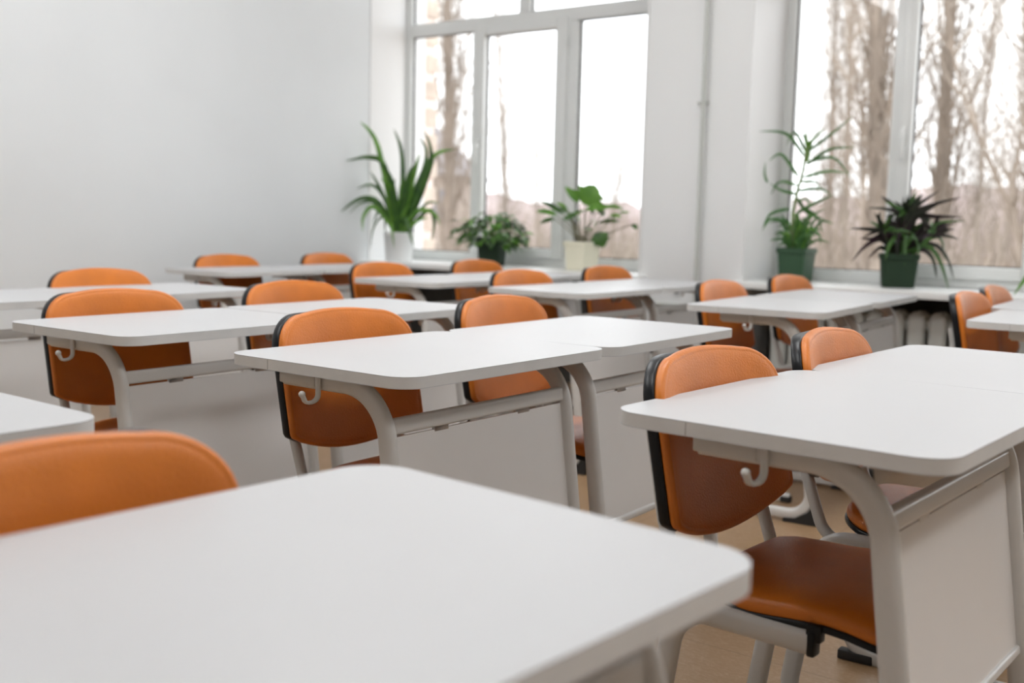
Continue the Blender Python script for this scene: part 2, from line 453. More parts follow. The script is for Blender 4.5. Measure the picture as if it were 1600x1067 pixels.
# ------------------------------------------------------------------ desks (front-left corner x, y, turn)
G_D = 'white single desks set side by side in pairs'
G_C = 'orange padded chairs behind the desks'
desks = [
 ('0R', .183, .410, -5.0, 'large blurred white desk nearest the camera, filling the lower left foreground'),
 ('AR', .170, 1.358, -2.1, 'white desk poking in from the left edge, just above the nearest orange chair'),
 ('1L', 1.402, .330, -3.3, 'white desk in the right foreground with a big side hook above a pulled-in dark seat'),
 ('1R', 2.103, .287, -2.9, 'white desk cut off by the right edge, joined behind the right foreground desk'),
 ('2L', 1.444, 1.287, -1.1, 'white desk in the middle of the photo with a curled hook under its left side'),
 ('2R', 2.148, 1.271, 0.0, 'white desk joined to the right of the middle desk with the hook'),
 ('3L', 1.464, 2.174, 0.5, 'white desk at left with a curled hook, in front of the wide orange chair'),
 ('3R', 2.168, 2.190, 0.3, 'white desk just behind the middle orange chair, right half of the left-hand pair'),
 ('4L', 1.418, 3.225, 1.5, 'white desk at the far left edge, only a strip of its top in view'),
 ('4R', 2.122, 3.234, 2.0, 'white desk at left by the grey wall, behind the wide orange chair'),
 ('5L', 3.461, 4.273, 1.5, 'farthest white desk along the grey wall, left half of the last pair'),
 ('5R', 4.172, 4.283, 1.2, 'farthest white desk under the big potted palm-like plant'),
 ('6L', 3.698, 3.139, 0.1, 'white desk second from the grey wall near the windows, left of its pair'),
 ('6R', 4.405, 3.139, 0.1, 'white desk second from the grey wall, right beside the first window sill'),
 ('7L', 3.693, 2.329, -0.7, 'white desk in front of the cream flowerpot, left of its pair'),
 ('7R', 4.400, 2.322, -0.4, 'white desk touching the wall pier between the two windows'),
 ('8L', 3.589, 1.291, 3.4, 'white desk with a white hook, left of the pair under the dark purple plant'),
 ('8R', 4.295, 1.326, 2.7, 'white desk whose far corner ends beside the radiator under the second window'),
 ('9L', 3.721, .339, 1.8, 'white desk corner cut by the right edge, in front of two leaning orange chairs'),
 ('9R', 4.440, .430, 1.8, 'small strip of white desk at the right edge, behind the nearer cut-off desk'),
]
chairs = [
 ('0R', .545, .965, 3.0, 'big blurred orange backrest at the lower left, behind the nearest desk'),
 ('1L', 1.795, .868, -4.0, 'orange chair with its dark seat in view under the right foreground desk'),
 ('1R', 2.342, .840, 1.0, 'orange chair at the joint of the two right foreground desks'),
 ('2L', 1.863, 1.886, -1.8, 'wide orange chair behind the middle desk, centre left of the photo'),
 ('2R', 2.561, 1.929, 1.5, 'orange chair behind the joint of the two middle desks'),
 ('3L', 1.815, 2.765, -3.0, 'wide orange chair at left, behind the desk with the curled hook'),
 ('3R', 2.528, 2.797, -1.0, 'orange chair right above the top of the middle chair, in the left-hand pair'),
 ('4R', 2.430, 3.790, -1.0, 'orange chair by the grey wall, peeping over the wide orange chair at left'),
 ('5L', 3.890, 4.835, -1.5, 'small orange chair against the grey wall, left of the last pair'),
 ('5R', 4.680, 4.860, 1.0, 'small orange chair against the grey wall, right of the last pair'),
 ('6L', 3.980, 3.745, -1.5, 'orange chair below the white flowerpot, second row from the wall'),
 ('6R', 4.820, 3.790, -2.5, 'orange chair in front of the round bushy plant in the green pot'),
 ('7L', 4.040, 2.915, -3.5, 'orange chair left of the cream flowerpot, behind the desk before it'),
 ('7R', 4.850, 2.945, -3.0, 'orange chair right below the cream flowerpot, next to the wall pier'),
 ('8L', 4.085, 1.930, 0.0, 'orange chair before the wall pier, left behind the pair under the second window'),
 ('8R', 4.880, 1.950, -2.5, 'orange chair in front of the tall slim plant in a square green pot'),
 ('9L', 4.250, .990, -1.5, 'nearer of the two orange chairs seen almost sideways at the right edge'),
 ('9R', 4.860, 1.030, 1.0, 'farther of the two orange chairs seen almost sideways at the right edge'),
]
desk0 = build_desk()
for i, (k, x, y, a, lab) in enumerate(desks):
    o = desk0 if i == 0 else copy_tree(desk0)
    c, s = math.cos(R(a)), math.sin(R(a))
    o.location = (x + c * hx - s * hy, y + s * hx + c * hy, 0); o.rotation_euler = (0, 0, R(a))
    tag(o, lab, 'desk', G_D)
chair0 = build_chair()
for i, (k, x, y, a, lab) in enumerate(chairs):
    o = chair0 if i == 0 else copy_tree(chair0)
    c, s = math.cos(R(a)), math.sin(R(a))
    o.location = (x + s * CY, y - c * CY, 0); o.rotation_euler = (0, 0, R(a))
    tag(o, lab, 'chair', G_C)

# ------------------------------------------------------------------ room
XW, XF, YB, YF, XL, ZC = 5.45, 5.95, 5.22, -3.6, -1.45, 3.35
ZS = 0.755
def struct(o): o['kind'] = 'structure'; return o
bm = bmesh.new(); box(bm, (XL - .2, YF - .2, -0.1), (6.15, 5.6, 0)); struct(link('floor', bm, M['floor'], smooth=False))
bm = bmesh.new(); box(bm, (XL - .2, YF - .2, ZC), (6.15, 5.6, ZC + .15)); struct(link('ceiling', bm, M['ceil'], smooth=False))
bm = bmesh.new(); box(bm, (XL - .2, YB, 0), (XW, 5.6, ZC)); struct(link('wall_back', bm, M['wall'], smooth=False))
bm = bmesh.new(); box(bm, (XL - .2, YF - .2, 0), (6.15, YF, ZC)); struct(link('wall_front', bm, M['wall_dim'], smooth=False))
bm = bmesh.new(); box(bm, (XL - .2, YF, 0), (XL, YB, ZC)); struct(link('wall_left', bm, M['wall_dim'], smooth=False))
# window wall: piers with slightly splayed reveals
opens = [(5.22, 3.06, 5.33, 3.19), (2.43, 0.17, 2.44, 0.30), (-0.46, -2.72, -0.45, -2.59)]
piers = [[(XW, 5.22), (XF, 5.33), (6.15, 5.33), (6.15, 5.6), (XW, 5.6)],
         [(XW, 2.43), (XF, 2.44), (6.15, 2.44), (6.15, 3.19), (XF, 3.19), (XW, 3.06)],
         [(XW, -0.46), (XF, -0.45), (6.15, -0.45), (6.15, 0.30), (XF, 0.30), (XW, 0.17)],
         [(XW, YF), (6.15, YF), (6.15, -2.59), (XF, -2.59), (XW, -2.72)]]
bm = bmesh.new()
for p in piers:
    r = [0.0] * len(p)
    prism(bm, p, 0, ZC, 0)
for a, b, c, d in opens:
    box(bm, (XW, b, 3.08), (6.15, a, ZC), 0)
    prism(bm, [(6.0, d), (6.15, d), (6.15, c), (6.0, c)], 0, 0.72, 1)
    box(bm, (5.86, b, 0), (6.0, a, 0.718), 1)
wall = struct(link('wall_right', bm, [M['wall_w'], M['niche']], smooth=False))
# white reveal linings
def lining(n, p0, p1):
    v = Vector((p1[0] - p0[0], p1[1] - p0[1], 0)).normalized(); nrm = Vector((v.y, -v.x, 0)) * 0.006
    bm = bmesh.new(); q = [(p0[0], p0[1]), (p1[0], p1[1]), (p1[0] + nrm.x, p1[1] + nrm.y), (p0[0] + nrm.x, p0[1] + nrm.y)]
    prism(bm, q, ZS, 3.08)
    struct(link('trim_%d' % n, bm, M['reveal'], smooth=False))
k = 1
for a, b, c, d in opens:
    lining(k, (XW - 0.004, a), (XF, c)); k += 1
    bm = bmesh.new()
    prism(bm, [(XW - 0.004, b), (XF, d), (XF, d + .006), (XW - 0.004, b + .012)], ZS, 3.08)
    struct(link('trim_%d' % k, bm, M['reveal'], smooth=False)); k += 1
# baseboards
bm = bmesh.new(); box(bm, (XL, YB - 0.012, 0), (XW, YB, 0.09), 0, 0.002); struct(link('baseboard_back', bm, M['pvc']))
bm = bmesh.new(); box(bm, (XL, YF, 0), (XL + 0.012, YB, 0.09), 0, 0.002); struct(link('baseboard_left', bm, M['pvc']))

# windows ---------------------------------------------------------------
def window(idx, dy, open_):
    root = empty('window_%d' % idx); struct(root)
    y = lambda v: v + dy
    X0, X1 = 5.93, 6.0
    def rect(bm, ya, yb, za, zb, x0=X0, x1=X1, bev=0.006): box(bm, (x0, y(min(ya, yb)), za), (x1, y(max(ya, yb)), zb), 0, bev)
    bm = bmesh.new()
    yl = open_[2] - dy; yr = open_[3] - dy
    rect(bm, yl, 5.272, ZS + .02, 3.08)          # left jamb
    rect(bm, yr, 3.262, ZS + .02, 3.08)          # right jamb
    rect(bm, 5.272, 3.262, ZS, 0.822)            # bottom
    rect(bm, 5.272, 3.262, 3.0, 3.08)            # top
    rect(bm, 5.272, 3.262, 2.345, 2.433)         # transom
    rect(bm, 4.71, 4.625, 0.822, 2.345)          # mullions
    rect(bm, 3.93, 3.845, 0.822, 2.345)
    rect(bm, 4.325, 4.235, 2.433, 3.0)
    link('window_frame', bm, M['pvc'], root)
    # opening sash
    bm = bmesh.new()
    xs0, xs1 = 5.905, 5.975
    rect(bm, 4.66, 4.592, 0.805, 2.372, xs0, xs1); rect(bm, 4.003, 3.915, 0.805, 2.372, xs0, xs1)
    rect(bm, 4.592, 4.003, 0.805, 0.870, xs0, xs1); rect(bm, 4.592, 4.003, 2.305, 2.372, xs0, xs1)
    sash = link('sash', bm, M['pvc'], root)
    bm = bmesh.new()
    box(bm, (xs0 - 0.012, y(4.614), 1.50), (xs0, y(4.642), 1.60), 0, 0.003)
    box(bm, (xs0 - 0.040, y(4.620), 1.545), (xs0 - 0.010, y(4.636), 1.575), 0, 0.003)
    box(bm, (xs0 - 0.045, y(4.616), 1.43), (xs0 - 0.030, y(4.640), 1.58), 0, 0.005)
    link('window_handle', bm, M['pvc'], sash)
    bm = bmesh.new()
    for z in (0.95, 2.22):
        box(bm, (xs0 - 0.010, y(3.905), z - 0.03), (xs0 + 0.01, y(3.925), z + 0.03), 0, 0.003)
    link('hinge', bm, M['pvc'], sash)
    panes = [(5.272, 4.71, .822, 2.345), (4.592, 4.003, .87, 2.305), (3.845, 3.262, .822, 2.345), (5.272, 4.325, 2.433, 3.0), (4.235, 3.262, 2.433, 3.0)]
    for i, (a, b, c, d) in enumerate(panes):
        par = sash if i == 1 else root
        xg = 5.955 if i == 1 else 5.965
        bm = bmesh.new(); g = 0.006
        for q in ((a, a - g, c, d), (b + g, b, c, d), (a - g, b + g, c, c + g), (a - g, b + g, d - g, d)):
            box(bm, (xg - 0.010, y(min(q[0], q[1])), q[2]), (xg + 0.004, y(max(q[0], q[1])), q[3]))
        link('gasket', bm, M['gasket'], par, smooth=False)
        bm = bmesh.new()
        vs = [bm.verts.new((xg, y(yy), zz)) for yy, zz in ((a, c), (b, c), (b, d), (a, d))]
        bm.faces.new(vs)
        link('glass_pane', bm, M['glass'], par, smooth=False)
    # sill board
    bm = bmesh.new()
    a, b, c, d = open_
    poly = [(5.36, b - 0.045), (5.36, min(a + 0.04, YB)), (XW + .001, min(a + 0.04, YB)), (XW + .001, a), (5.94, c - .01), (5.94, d + .01), (XW + .001, b), (XW + .001, b - 0.045)]
    prism(bm, poly, 0.720, ZS, 0, 0.003)
    link('window_sill', bm, M['sill'], root)
    return root
window(1, 0.0, opens[0]); window(2, -2.885, opens[1]); window(3, -5.775, opens[2])

# heating pipes and radiators ------------------------------------------------
t = empty('heating_pipe', (5.415, 2.685, 0))
tag(t, 'thin white heating pipe running up the pier between the two windows', 'pipe')
bm = bmesh.new(); sweep(bm, [(0, 0, 0), (0, 0, ZC)], circ(0.012, 12), up=(1, 0, 0)); link('riser', bm, M['pipe'], t)
bm = bmesh.new(); sweep(bm, [(0.006, 0.50, 0.60), (0.006, -0.45, 0.60)], circ(0.012, 12), up=(1, 0, 0)); link('branch_pipe', bm, M['pipe'], t)
bm = bmesh.new()
for z in (1.72,):
    box(bm, (-0.006, -0.016, z - 0.010), (0.035, 0.016, z + 0.010), 0, 0.003); box(bm, (-0.004, 0.010, z - 0.004), (0.035, 0.040, z + 0.004), 0, 0.002)
link('pipe_clip', bm, M['pipe'], t)
bm = bmesh.new()
sweep(bm, [(0.034, 0.127, 0.672), (0.005, 0.127, 0.672)], circ(0.009, 10), up=(0, 0, 1)); link('wall_bolt', bm, M['gasket'], t)

def build_radiator():
    root = empty('radiator')
    bm = bmesh.new()
    pitch = 0.104
    # one section: two columns with rounded lobes joined by hubs
    for xx in (-0.045, 0.045):
        path = [(xx, 0, 0.0), (xx, 0, 0.03), (xx, 0, 0.10), (xx, 0, 0.45), (xx, 0, 0.49), (xx * .9, 0, 0.522), (xx * .8, 0, 0.54)]
        sweep(bm, path, [(a, b) for a, b in stadium(0.05, 0.088, 5)], up=(1, 0, 0), scales=[.6, .85, .98, .98, 1.0, .92, .45])
    for z in (0.05, 0.475):
        sweep(bm, [(0, -pitch / 2, z), (0, pitch / 2, z)], circ(0.036, 12), up=(1, 0, 0))
        box(bm, (-0.05, -0.016, z - .03), (0.05, 0.016, z + .03), 0, .008)
    # wing fin in front
    s0 = link('radiator_section', bm, M['iron'], root); s0.location = (0, 0, 0.10)
    n = 18
    for i in range(1, n):
        c = s0.copy(); COL.objects.link(c); c.parent = root; c.location = (0, -pitch * i, 0.10)
    bm = bmesh.new()
    for i in (1, n - 2):
        box(bm, (-0.012, -pitch * i - 0.012, 0.0), (0.012, -pitch * i + 0.012, 0.12), 0, 0.003)
    link('radiator_foot', bm, M['iron'], root)
    return root
rad = build_radiator(); rad.location = (5.62, 2.25, 0)
tag(rad, 'white cast iron radiator with wavy top in the dark niche under the second window', 'radiator')

# ceiling lamps -------------------------------------------------------------------
def build_lamp():
    root = empty('ceiling_lamp')
    bm = bmesh.new(); box(bm, (-0.62, -0.16, -0.03), (0.62, 0.16, 0), 0, 0.01); link('lamp_housing', bm, M['pvc'], root)
    bm = bmesh.new(); box(bm, (-0.60, -0.145, -0.17), (0.60, 0.145, -0.028), 0, 0.02); link('lamp_diffuser', bm, M['diffuser'], root)
    return root
lamp0 = build_lamp(); first = True
for yy, yn in ((3.3, 'back row'), (1.3, 'middle row'), (-1.3, 'front row')):
    for xx, xn in ((1.0, 'away from the windows'), (3.2, 'near the windows')):
        o = lamp0 if first else copy_tree(lamp0); first = False
        o.location = (xx, yy, ZC)
        tag(o, 'white ceiling light, %s, %s' % (yn, xn), 'lamp', 'ceiling lights')

# ------------------------------------------------------------------ plants
LAT = Vector((0.5904, -0.8067, 0)).normalized()    # sideways along the sill view
DEP = Vector((0.8067, 0.5904, 0)).normalized()
UP = Vector((0, 0, 1))
def clampw(p):
    """keep foliage out of the wall and the glass (world coordinates)"""
    if p.y > YB - 0.02:
        kk = (p.y - (YB - 0.02)) / DEP.y; p = p - DEP * kk
    if p.x > 5.89: p = p - DEP * ((p.x - 5.89) / DEP.x)
    if 5.34 < p.x and p.z < ZS + 0.004: p.z = ZS + 0.004
    return p
def blade(bm, org, pts, w, rnd, mi=0, seg=12, fold=0.35, peak=0.35):
    """long tapering leaf along a smooth curve through control points (lat, up, depth)"""
    P = [Vector(org) + LAT * a + UP * b + DEP * c for a, b, c in pts]
    def cr(t):
        n = len(P) - 1; f = t * n; i = min(int(f), n - 1); u = f - i
        p0 = P[max(i - 1, 0)]; p1 = P[i]; p2 = P[i + 1]; p3 = P[min(i + 2, n)]
        return 0.5 * ((2 * p1) + (-p0 + p2) * u + (2 * p0 - 5 * p1 + 4 * p2 - p3) * u * u + (-p0 + 3 * p1 - 3 * p2 + p3) * u ** 3)
    C = [clampw(cr(k / seg)) for k in range(seg + 1)]
    jit_ = Vector((rnd.uniform(-1, 1), rnd.uniform(-1, 1), rnd.uniform(-1, 1))) * 0.55
    rows = []
    for k, c in enumerate(C):
        t = (C[min(k + 1, seg)] - C[max(k - 1, 0)]).normalized()
        side0 = t.cross(DEP) + jit_
        s = side0 - t * side0.dot(t)
        if s.length < .05: s = t.orthogonal()
        s.normalize(); nrm = s.cross(t)
        u = k / seg
        ww = w * (min(1, (u / peak)) ** 0.5 * 0.55 + 0.45 if u < peak else max(0.02, 1 - ((u - peak) / (1 - peak)) ** 1.8))
        h = nrm * (ww * fold)
        rows.append([bm.verts.new(o - org) for o in (c - s * ww / 2 + h * .5, c - nrm * ww * 0.02, c + s * ww / 2 + h * .5)])
    for a, b in zip(rows, rows[1:]):
        for j in (0, 1):
            f = bm.faces.new((a[j], a[j + 1], b[j + 1], b[j])); f.material_index = mi
def leaf_oval(bm, org, base, tip, w, rnd, mi=0, lobe=0.0, droop=0.0, face=None):
    base = Vector(base); tip = Vector(tip); d = tip - base; L = d.length; t = d.normalized()
    f_ = (face if face else Vector((0, 0, 1))) + Vector((rnd.uniform(-.4, .4), rnd.uniform(-.4, .4), 0))
    s = t.cross(f_).normalized(); nrm = s.cross(t)
    N = 8; rows = []
    for k in range(N + 1):
        u = k / N
        ww = w * (math.sin(PI * min(1, u * 0.96 + 0.03)) ** 0.7) * (1 - 0.25 * u)
        if lobe: ww *= 1 + lobe * (0.6 if k in (2, 3, 5) else -0.5 if k in (4, 6) else 0)
        c = base + d * u - UP * droop * L * u * u + nrm * 0.06 * L * math.sin(PI * u)
        rows.append([bm.verts.new(clampw(q) - Vector(org)) for q in (c - s * ww / 2 + nrm * ww * .14, c, c + s * ww / 2 + nrm * ww * .14)])
    for a, b in zip(rows, rows[1:]):
        for j in (0, 1):
            f = bm.faces.new((a[j], a[j + 1], b[j + 1], b[j])); f.material_index = mi
def square_pot(root, m, wt, wb, h, rz, rim=0.006, rad=0.012, n=4):
    bm = bmesh.new()
    sq = lambda w: fillet2([(-w / 2, -w / 2), (w / 2, -w / 2), (w / 2, w / 2), (-w / 2, w / 2)], rad, n)
    prof = [(wb - .01, 0.0), (wb, 0.004), (wt - 0.006, h - 0.03), (wt + rim, h - 0.028), (wt + rim, h), (wt - 0.012, h), (wt - 0.018, h - 0.03), (wt - 0.03, h - 0.035)]
    rings = []
    for w, z in prof: rings.append([bm.verts.new((p.x, p.y, z)) for p in sq(w)])
    nn = len(rings[0])
    for a, b in zip(rings, rings[1:]):
        for k in range(nn): bm.faces.new((a[k], a[(k + 1) % nn], b[(k + 1) % nn], b[k]))
    bm.faces.new(rings[0][::-1])
    bmesh.ops.rotate(bm, verts=bm.verts, cent=(0, 0, 0), matrix=Matrix.Rotation(rz, 3, 'Z'))
    o = link('pot', bm, m, root)
    bm = bmesh.new(); w = wt - 0.016
    prism(bm, [tuple(p) for p in sq(w)], h - 0.045, h - 0.022)
    bmesh.ops.rotate(bm, verts=bm.verts, cent=(0, 0, 0), matrix=Matrix.Rotation(rz, 3, 'Z'))
    link('soil', bm, M['soil'], root)
def round_pot(root, m, rt, rb, h, n=36):
    bm = bmesh.new()
    prof = [(rb - .006, 0), (rb, 0.005), (rt - 0.004, h - 0.025), (rt, h - 0.02), (rt + .001, h), (rt - 0.008, h), (rt - 0.012, h - 0.03), (rt - 0.02, h - 0.035)]
    rings = [[bm.verts.new((r * math.cos(2 * PI * k / n), r * math.sin(2 * PI * k / n), z)) for k in range(n)] for r, z in prof]
    for a, b in zip(rings, rings[1:]):
        for k in range(n): bm.faces.new((a[k], a[(k + 1) % n], b[(k + 1) % n], b[k]))
    bm.faces.new(rings[0][::-1])
    link('pot', bm, m, root)
    bm = bmesh.new(); r = rt - 0.010
    prism(bm, [(r * math.cos(2 * PI * k / n), r * math.sin(2 * PI * k / n)) for k in range(n)], h - 0.045, h - 0.022)
    link('soil', bm, M['soil'], root)

# 1: big strap-leaved plant in a white pot by the corner
def plant_strap(loc):
    rnd = random.Random(4)
    org = Vector(loc); t = empty('potted_plant', loc)
    tag(t, 'tall plant with long arching strap leaves in a white pot by the corner', 'plant', 'potted plants on the window sills')
    round_pot(t, M['pot_white'], 0.108, 0.092, 0.20)
    bm = bmesh.new()
    k = 1 / 4.637 / 222.0
    bx, by = 440, 800           # crown in the measured sheet
    L = [((175, 45), (300, 215), 34), ((390, 75), (455, 290), 26), ((612, 85), (655, 320), 34), ((570, 130), (620, 300), 24), ((825, 208), (640, 300), 32),
         ((80, 315), (230, 285), 34, (340, 360)), ((225, 375), (310, 520), 24), ((50, 670), (170, 570), 30, (300, 600)), ((205, 800), (205, 690), 26, (280, 630)),
         ((140, 505), (235, 470), 22, (330, 560)), ((262, 760), (290, 680), 18, (340, 640)), ((560, 905), (515, 760), 30, (480, 700)), ((742, 745), (690, 660), 26, (560, 650)),
         ((665, 860), (690, 720), 26, (640, 640)), ((655, 400), (560, 560), 46), ((650, 370), (668, 300), 40, (560, 600)), ((425, 905), (405, 800), 16, (400, 740)),
         ((340, 840), (335, 720), 22, (370, 640)), ((100, 680), (170, 600), 18, (280, 610)), ((540, 340), (500, 480), 40), ((590, 250), (540, 430), 30),
         ((660, 300), (600, 480), 30), ((420, 430), (400, 560), 34), ((720, 590), (620, 600), 18), ((650, 690), (560, 720), 24), ((300, 300), (390, 460), 36),
         ((240, 930), (260, 780), 14, (330, 700)), ((500, 620), (470, 700), 40), ((380, 520), (400, 640), 44)]
    for i, e in enumerate(L):
        (tx, ty), (cx_, cy_), w = e[0], e[1], e[2]
        d = rnd.uniform(-0.16, 0.06)
        pts = [(rnd.uniform(-.02, .02), 0.165, rnd.uniform(-.02, .02))]
        j = lambda q, dd: ((q[0] - bx) * k, 0.20 + (by - q[1]) * k, dd)
        if len(e) > 3: pts.append(j(e[3], d * .4))
        pts.append(j((cx_, cy_), d * .7)); pts.append(j((tx, ty), d))
        blade(bm, org, pts, w * k * 1.25, rnd, i % 4 == 0 and 1 or 0)
    for i in range(12):
        a = rnd.uniform(-0.14, 0.16); h = rnd.uniform(.1, .4); d = rnd.choice([-1, 1]) * rnd.uniform(.05, .15)
        blade(bm, org, [(0, .17, 0), (a * .4, .2 + h * .7, d * .4), (a, .2 + h, d)], .026, rnd, i % 2)
    link('foliage', bm, [M['leaf'], M['leaf_lt']], t, angle=80)
plant_strap((5.50, 4.985, ZS))

# 2: low bushy plant, dark green pot
def plant_bushy(loc):
    rnd = random.Random(7)
    org = Vector(loc); t = empty('potted_plant', loc)
    tag(t, 'low bushy round-leaved plant in a dark green pot on the sill', 'plant', 'potted plants on the window sills')
    square_pot(t, M['pot_green2'], 0.165, 0.135, 0.185, R(14))
    bm = bmesh.new(); bs = bmesh.new()
    for i in range(300):
        th = rnd.uniform(0, 2 * PI); ph = rnd.uniform(-0.5, 1.0)
        rr = 0.225 * math.sqrt(max(0, 1 - max(0, ph) ** 2)) * rnd.uniform(.72, 1.08) * (1 if ph > -.3 else .82)
        z = 0.195 + 0.14 * ph * rnd.uniform(.8, 1.1)
        b = org + Vector((rr * math.cos(th) * .85, rr * math.sin(th), z))
        if i % 23 == 0: b = b + Vector((math.cos(th), math.sin(th), .2)) * .06
        out = Vector((math.cos(th), math.sin(th), rnd.uniform(-.7, .35))).normalized()
        leaf_oval(bm, org, b, b + out * rnd.uniform(.045, .07), rnd.uniform(.036, .050), rnd, 1 if rnd.random() < .25 else 0, droop=.3, face=Vector((math.cos(th), math.sin(th), .8)))
        if i % 5 == 0:
            sweep(bs, [Vector((0, 0, .16)), Vector(((b - org).x * .6, (b - org).y * .6, z * .95)), b - org], circ(.002, 4))
    link('foliage', bm, [M['leaf'], M['leaf_lt']], t, angle=80)
    link('stems', bs, M['stem'], t)
plant_bushy((5.64, 4.285, ZS))

# 3: long-stalked plant with one large lobed leaf, cream pot
def plant_lobed(loc):
    rnd = random.Random(3)
    org = Vector(loc); t = empty('potted_plant', loc)
    tag(t, 'long-stalked light green plant with one large upright leaf in a square cream pot', 'plant', 'potted plants on the window sills')
    square_pot(t, M['pot_cream'], 0.170, 0.145, 0.178, R(-8))
    bm = bmesh.new(); bs = bmesh.new()
    k = 1 / 5.161 / 243.0; bx, by = 1120, 560
    # (leaf base, leaf tip, width)
    L = [((1130, 260), (1200, 105), 175, 1), ((1075, 240), (965, 125), 50, 1), ((960, 330), (790, 235), 40, 0), ((910, 345), (750, 320), 50, 1), ((900, 370), (785, 410), 38, 0),
         ((1130, 300), (1330, 275), 60, 1), ((1300, 265), (1440, 285), 36, 1), ((1240, 300), (1300, 335), 70, 0), ((1250, 395), (1420, 380), 34, 0), ((1230, 470), (1285, 585), 105, 0),
         ((1020, 370), (1130, 300), 46, 1), ((1320, 340), (1410, 350), 40, 1), ((1510, 400), (1550, 440), 34, 0), ((1000, 330), (880, 290), 40, 0), ((1180, 320), (1200, 300), 40, 0),
         ((990, 300), (900, 250), 30, 1), ((1400, 320), (1490, 310), 26, 1), ((1060, 330), (960, 380), 40, 0)]
    for (b, tp, w, mi) in L:
        d = rnd.uniform(-.10, .08)
        j = lambda q, dd: org + LAT * ((q[0] - bx) * k) + UP * (0.165 + (by - q[1]) * k) + DEP * dd
        B = clampw(j(b, d)); T = clampw(j(tp, d * 1.2))
        leaf_oval(bm, org, B, T, w * k * 1.45, rnd, mi, lobe=.35 if w > 90 else 0, face=-DEP * (1.6 if w > 90 else 1.0) + UP * .8)
        p0 = Vector((LAT * rnd.uniform(-.03, .03) + UP * .15)); p2 = B - org; pm = (p0 + p2) / 2 + UP * .03 * rnd.random() - LAT * 0.0
        sweep(bs, [p0, pm, p2], circ(.0036, 6))
    for i in range(10):
        th = rnd.uniform(0, 2 * PI); e = Vector((math.cos(th) * .09, math.sin(th) * .09, rnd.uniform(.25, .36)))
        sweep(bs, [Vector((math.cos(th) * .02, math.sin(th) * .02, .15)), e * .6 + UP * .06, e], circ(.0026, 5))
        leaf_oval(bm, org, org + e, org + e + Vector((math.cos(th) * .06, math.sin(th) * .06, -.01)), .03, rnd, i % 2)
    link('foliage', bm, [M['leaf'], M['leaf_lt']], t, angle=80); link('stalks', bs, M['stem_dk'], t)
plant_lobed((5.69, 3.615, ZS))

# 4: tall slim plant with whorls of thin curling leaves, square green pot
def plant_tall(loc):
    rnd = random.Random(12)
    org = Vector(loc); t = empty('potted_plant', loc)
    tag(t, 'tall slim plant with thin curling leaves up one stem in a square green pot', 'plant', 'potted plants on the window sills')
    square_pot(t, M['pot_green'], 0.165, 0.14, 0.185, R(-4))
    bm = bmesh.new(); bs = bmesh.new()
    k = 1 / 4.27 / 285.0; bx, by = 315, 870
    stem = [(280, 860), (275, 640), (300, 480), (325, 380), (340, 260), (355, 190)]
    j = lambda q, dd: ((q[0] - bx) * k, 0.185 + (by - q[1]) * k, dd)
    v3 = lambda a: LAT * a[0] + UP * a[1] + DEP * a[2]
    sweep(bs, [v3(j(q, 0)) for q in [(285, 900)] + stem], circ(.0105, 8), scales=[1, 1, .95, .9, .85, .8, .6])
    L = [((330, 260), (200, 120), (10, 110)), ((335, 230), (250, 110), (195, 200)), ((300, 400), (180, 255), (95, 300)), ((95, 440), (85, 380), (92, 300)), ((290, 510), (180, 490), (95, 445)),
         ((300, 455), (190, 430), (140, 520)), ((355, 230), (470, 130), (610, 0)), ((350, 320), (480, 220), (640, 205)), ((355, 300), (520, 270), (640, 410)), ((330, 400), (470, 360), (590, 375)),
         ((320, 430), (400, 430), (440, 480)), ((300, 490), (430, 475), (500, 515)), ((300, 640), (420, 560), (500, 515)), ((250, 610), (120, 650), (65, 765)), ((260, 700), (120, 680), (65, 740)),
         ((360, 610), (440, 660), (485, 760)), ((380, 740), (450, 770), (465, 850)), ((355, 190), (350, 130), (352, 60)), ((355, 190), (385, 130), (415, 90)), ((345, 210), (290, 130), (200, 150)),
         ((290, 860), (350, 740), (410, 690)), ((250, 860), (215, 780), (170, 790)), ((310, 550), (350, 545), (370, 600)), ((270, 860), (230, 700), (215, 640)), ((300, 860), (300, 720), (320, 640)),
         ((330, 860), (400, 780), (490, 790)), ((280, 860), (340, 700), (380, 640)), ((300, 540), (400, 640), (520, 600))]
    for i, (a, b, c) in enumerate(L):
        d = rnd.uniform(-.12, .08)
        blade(bm, org, [j(a, 0), j(b, d * .6), j(c, d)], rnd.uniform(20, 28) * k, rnd, 1 if 16 < i < 20 else 0, fold=.3, peak=.15)
    for i in range(5):
        blade(bm, org, [j((350, 300), 0), j((350 + rnd.uniform(-12, 12), 220), rnd.uniform(-.01, .01)), j((355 + rnd.uniform(-35, 35), 110 + rnd.uniform(0, 60)), rnd.uniform(-.03, .03))], 30 * k, rnd, 1, peak=.3)
    for i in range(45):
        th = rnd.uniform(0, 2 * PI); r = rnd.uniform(.06, .16); h = rnd.uniform(.03, .20); q = rnd.uniform(-.04, .04)
        e = (math.cos(th) * r, .18 + h, math.sin(th) * r * .8)
        blade(bm, org, [(q, .16, 0), (e[0] * .5 + q, .18 + h * .9, e[2] * .5), (e[0] + q, e[1] - .02, e[2])], .016, rnd, 1 if i % 4 == 0 else 0)
    link('foliage', bm, [M['leaf_dr'], M['leaf_lt']], t, angle=80); link('stem', bs, M['stem'], t)
plant_tall((5.70, 2.222, ZS))

